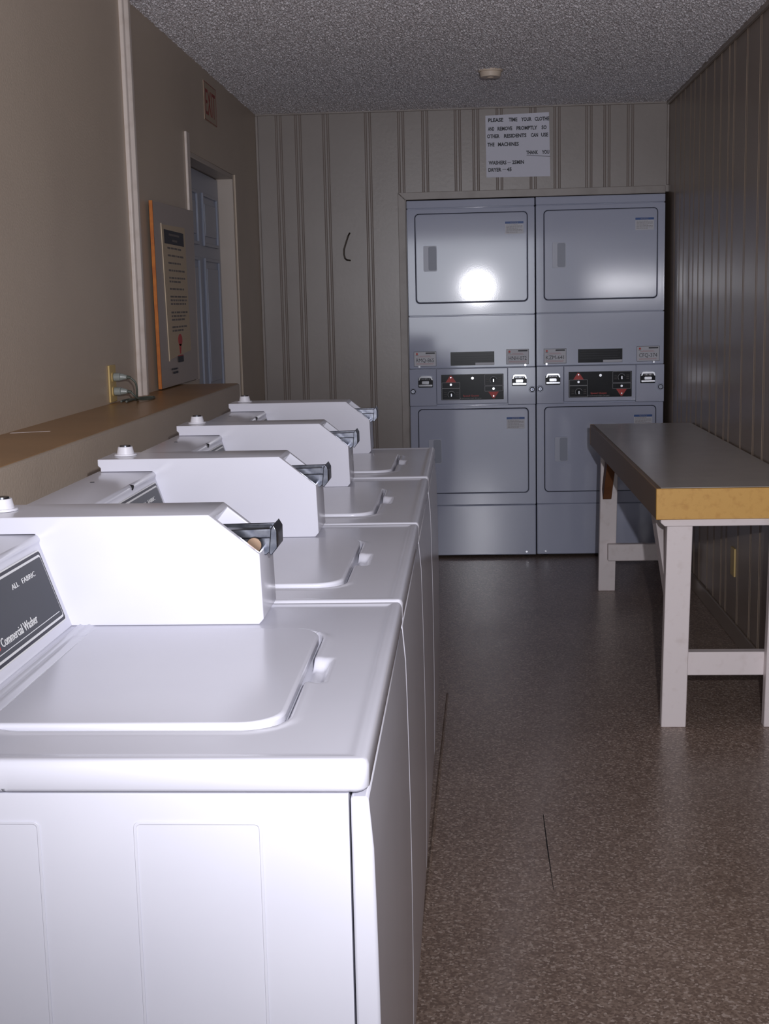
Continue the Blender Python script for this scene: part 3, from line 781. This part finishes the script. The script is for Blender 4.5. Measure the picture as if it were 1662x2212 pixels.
m.prism([(sx0 + .63 * Wd, sz1 - .668 * Ht), (sx0 + 1.0 * Wd, sz1 - .69 * Ht), (sx0 + 1.0 * Wd, sz1 - .683 * Ht), (sx0 + .63 * Wd, sz1 - .661 * Ht)], G, 0, 0.0003, INKB)
m.build('paper', sh)

# bent wire pull on the back wall
hk = MB().tube([(-0.596, YB - 0.004, 1.706), (-0.603, YB - 0.022, 1.69), (-0.617, YB - 0.026, 1.650), (-0.626, YB - 0.026, 1.622), (-0.627, YB - 0.026, 1.598),
                (-0.622, YB - 0.024, 1.576), (-0.612, YB - 0.020, 1.568), (-0.596, YB - 0.004, 1.566)], 0.0042, mat('dark_bent_metal', (74, 66, 58), 0.45, 0.6), 8).build('wall_hook', smooth=True)
tag(hk, 'dark bent metal pull on the paneled back wall', 'hook')

# smoke detector
sd = empty('smoke_detector', (0.119, 5.87, H), 'round cream smoke detector on the popcorn ceiling', 'smoke detector')
m = MB().cyl((0, 0, 0), (0, 0, -0.012), 0.052, 0.052, DETECT, 40); m.build('mounting_plate', sd, bevel=0.002)
m = MB().cyl((0, 0, -0.012), (0, 0, -0.034), 0.047, 0.043, DETECT, 40); m.cyl((0, 0, -0.034), (0, 0, -0.037), 0.016, 0.014, DETECT, 20)
m.build('cover', sd, bevel=0.002)

# EXIT sign, flat on the left wall
ex = empty('exit_sign', (WL, 5.71, 2.10), 'flat sign with red EXIT letters high on the left wall', 'sign')
FE = lambda a, b, d: (0.0005 + d, a, b)
m = MB(); m.prism(rrect(-0.135, 0.135, 0.010, 0.168, 0.002, 2), FE, 0, 0.002, mat('sign_tan', (186, 168, 146), 0.5))
FE2 = lambda a, b, d: FE(a, b, d + 0.0021)
m.ring(rrect(-0.133, 0.133, 0.012, 0.166, 0.002, 2), rrect(-0.130, 0.130, 0.0145, 0.1635, 0.002, 2), FE2, 0, 0.0004, REDD)
m.text('EXIT', FE2, 0, 0.036, 0.105, REDD, width=0.215, align='CENTER', bold=0.0)
m.build('sign_plate', ex)

# instruction board leaning on the wall beside the door
bo = empty('instruction_board', (WL + 0.012, 4.49, 1.0585), 'tall pale board with an orange raw edge carrying the laundry instructions', 'board')
BX = 0.010
FB = lambda a, b, d: (BX + d, a, b)
m = MB(); m.prism([(0.0, 0.005), (0.62, 0.005), (0.665, 0.650), (-0.012, 0.640)], FB, -0.010, 0.0, BOARDP); m.build('panel', bo, bevel=0.0015)
m = MB(); m.prism([(-0.001, 0.005), (-0.013, 0.640), (-0.019, 0.640), (-0.007, 0.005)], FB, -0.011, 0.0005, ORANGE); lab(m.build('raw_edge', bo), 'orange raw edge strip')
m = MB(); m.prism([(0.13, 0.100), (0.50, 0.122), (0.475, 0.575), (0.095, 0.568)], FB, 0.0002, 0.0025, POSTER)
m.prism([(0.127, 0.095), (0.130, 0.095), (0.095, 0.572), (0.092, 0.572)], FB, 0.0002, 0.0032, POSTER)
FBp = lambda a, b, d: FB(a + (0.568 - b) * 0.07, b, d + 0.0026)
m.prism(rrect(0.125, 0.445, 0.505, 0.553, 0.001, 1), FBp, 0, 0.0004, INKB)
rr = random.Random(5)
def bars(y0, y1, z, h, mt=INKG):
    a = y0
    while a < y1:
        l = rr.uniform(0.02, 0.06); m.prism([(a, z), (min(a + l, y1), z), (min(a + l, y1), z + h), (a, z + h)], FBp, 0.0, 0.0004, mt); a += l + 0.008
m.prism([(0.20, 0.535), (0.37, 0.535), (0.37, 0.542), (0.20, 0.542)], FBp, 0.0004, 0.0006, INKG)
m.prism([(0.25, 0.515), (0.33, 0.515), (0.33, 0.522), (0.25, 0.522)], FBp, 0.0004, 0.0006, INKG)
for z, e in ((.488, .39), (.462, .43), (.436, .37), (.410, .43), (.384, .43), (.371, .35), (.345, .40), (.318, .44), (.305, .44), (.292, .42), (.262, .44), (.249, .41), (.236, .39), (.210, .42), (.197, .35)):
    bars(0.165, e, z, 0.0065)
m.prism([(0.285 + .035 * math.cos(t * math.pi / 10), 0.165 + .022 * math.sin(t * math.pi / 10)) for t in range(20)], FBp, 0, 0.0004, RED)
m.prism([(0.268, 0.115), (0.285, 0.115), (0.300, 0.150), (0.262, 0.150)], FBp, 0, 0.0004, RED)
m.prism(rrect(0.235, 0.325, 0.085, 0.107, 0.001, 1), FBp, 0, 0.0004, INKB)
m.prism(rrect(0.235, 0.325, 0.1075, 0.1105, 0.001, 1), FBp, 0, 0.0004, RED)
bars(0.12, 0.22, 0.062, 0.006, INKB); bars(0.14, 0.22, 0.048, 0.008, INKB)
lab(m.build('poster', bo), 'tan printed instruction poster')

# outlet with two plugs, cords looping on the ledge
ou = empty('wall_outlet', (WL, 3.92, 1.0590), 'ivory electrical outlet just above the brown ledge', 'outlet')
m = MB(); m.box((0.0005, -0.036, 0.003), (0.0065, 0.036, 0.114), IVORY); m.build('cover_plate', ou, bevel=0.002)
for z in (0.035, 0.078): MB().prism(rrect(-0.016, 0.016, z - 0.014, z + 0.014, 0.008, 4), lambda a, b, d: (0.006 + d, a, b), 0, 0.0025, IVORY).build('socket', ou)
def plug(z, label, pts):
    e = empty('power_plug', (WL + 0.009, 3.92, 1.059 + z), label, 'plug', 'plugs in the ivory outlet')
    m = MB().cyl((0, 0, 0), (0.020, 0, 0), 0.0125, 0.0125, PLUG, 20); m.cyl((0.020, 0, 0), (0.040, 0, -0.001), 0.0115, 0.006, PLUG, 20)
    m.cyl((0.040, 0, -0.001), (0.052, 0, -0.003), 0.0055, 0.0045, CORD, 14)
    m.build('plug_body', e, bevel=0.002)
    # smooth the cord path
    P = [Vector(p) for p in pts]; out = []
    for i in range(len(P) - 1):
        p0, p1, p2, p3 = P[max(i - 1, 0)], P[i], P[i + 1], P[min(i + 2, len(P) - 1)]
        for t in range(6):
            t /= 6; out.append(0.5 * ((2 * p1) + (p2 - p0) * t + (2 * p0 - 5 * p1 + 4 * p2 - p3) * t * t + (3 * p1 - p0 - 3 * p2 + p3) * t ** 3))
    out.append(P[-1]); MB().tube(out, 0.0032, CORD, 8).build('cord', e, smooth=True)
plug(0.078, 'upper of the two grey plugs in the ivory outlet',
     [(0.050, 0, -0.003), (0.064, 0.004, -0.018), (0.066, 0.010, -0.040), (0.060, 0.030, -0.066), (0.050, 0.08, -0.0745), (0.020, 0.10, -0.0745), (0.012, 0.06, -0.0745), (0.016, 0.01, -0.0745)])
plug(0.035, 'lower of the two grey plugs in the ivory outlet',
     [(0.050, 0, -0.003), (0.062, 0.008, -0.018), (0.070, 0.040, -0.0285), (0.085, 0.12, -0.0315), (0.070, 0.20, -0.0315), (0.040, 0.16, -0.0315), (0.034, 0.08, -0.0315), (0.036, 0.02, -0.0315), (0.040, -0.02, -0.0300)])

# low outlet cover on the right wall under the table
ro = empty('wall_outlet', (WR, 5.15, 0.25), 'ivory outlet cover low on the right wall beneath the table', 'outlet')
MB().box((-0.006, -0.035, 0.0), (0.006, 0.035, 0.112), IVORY).build('cover_plate', ro, bevel=0.002)
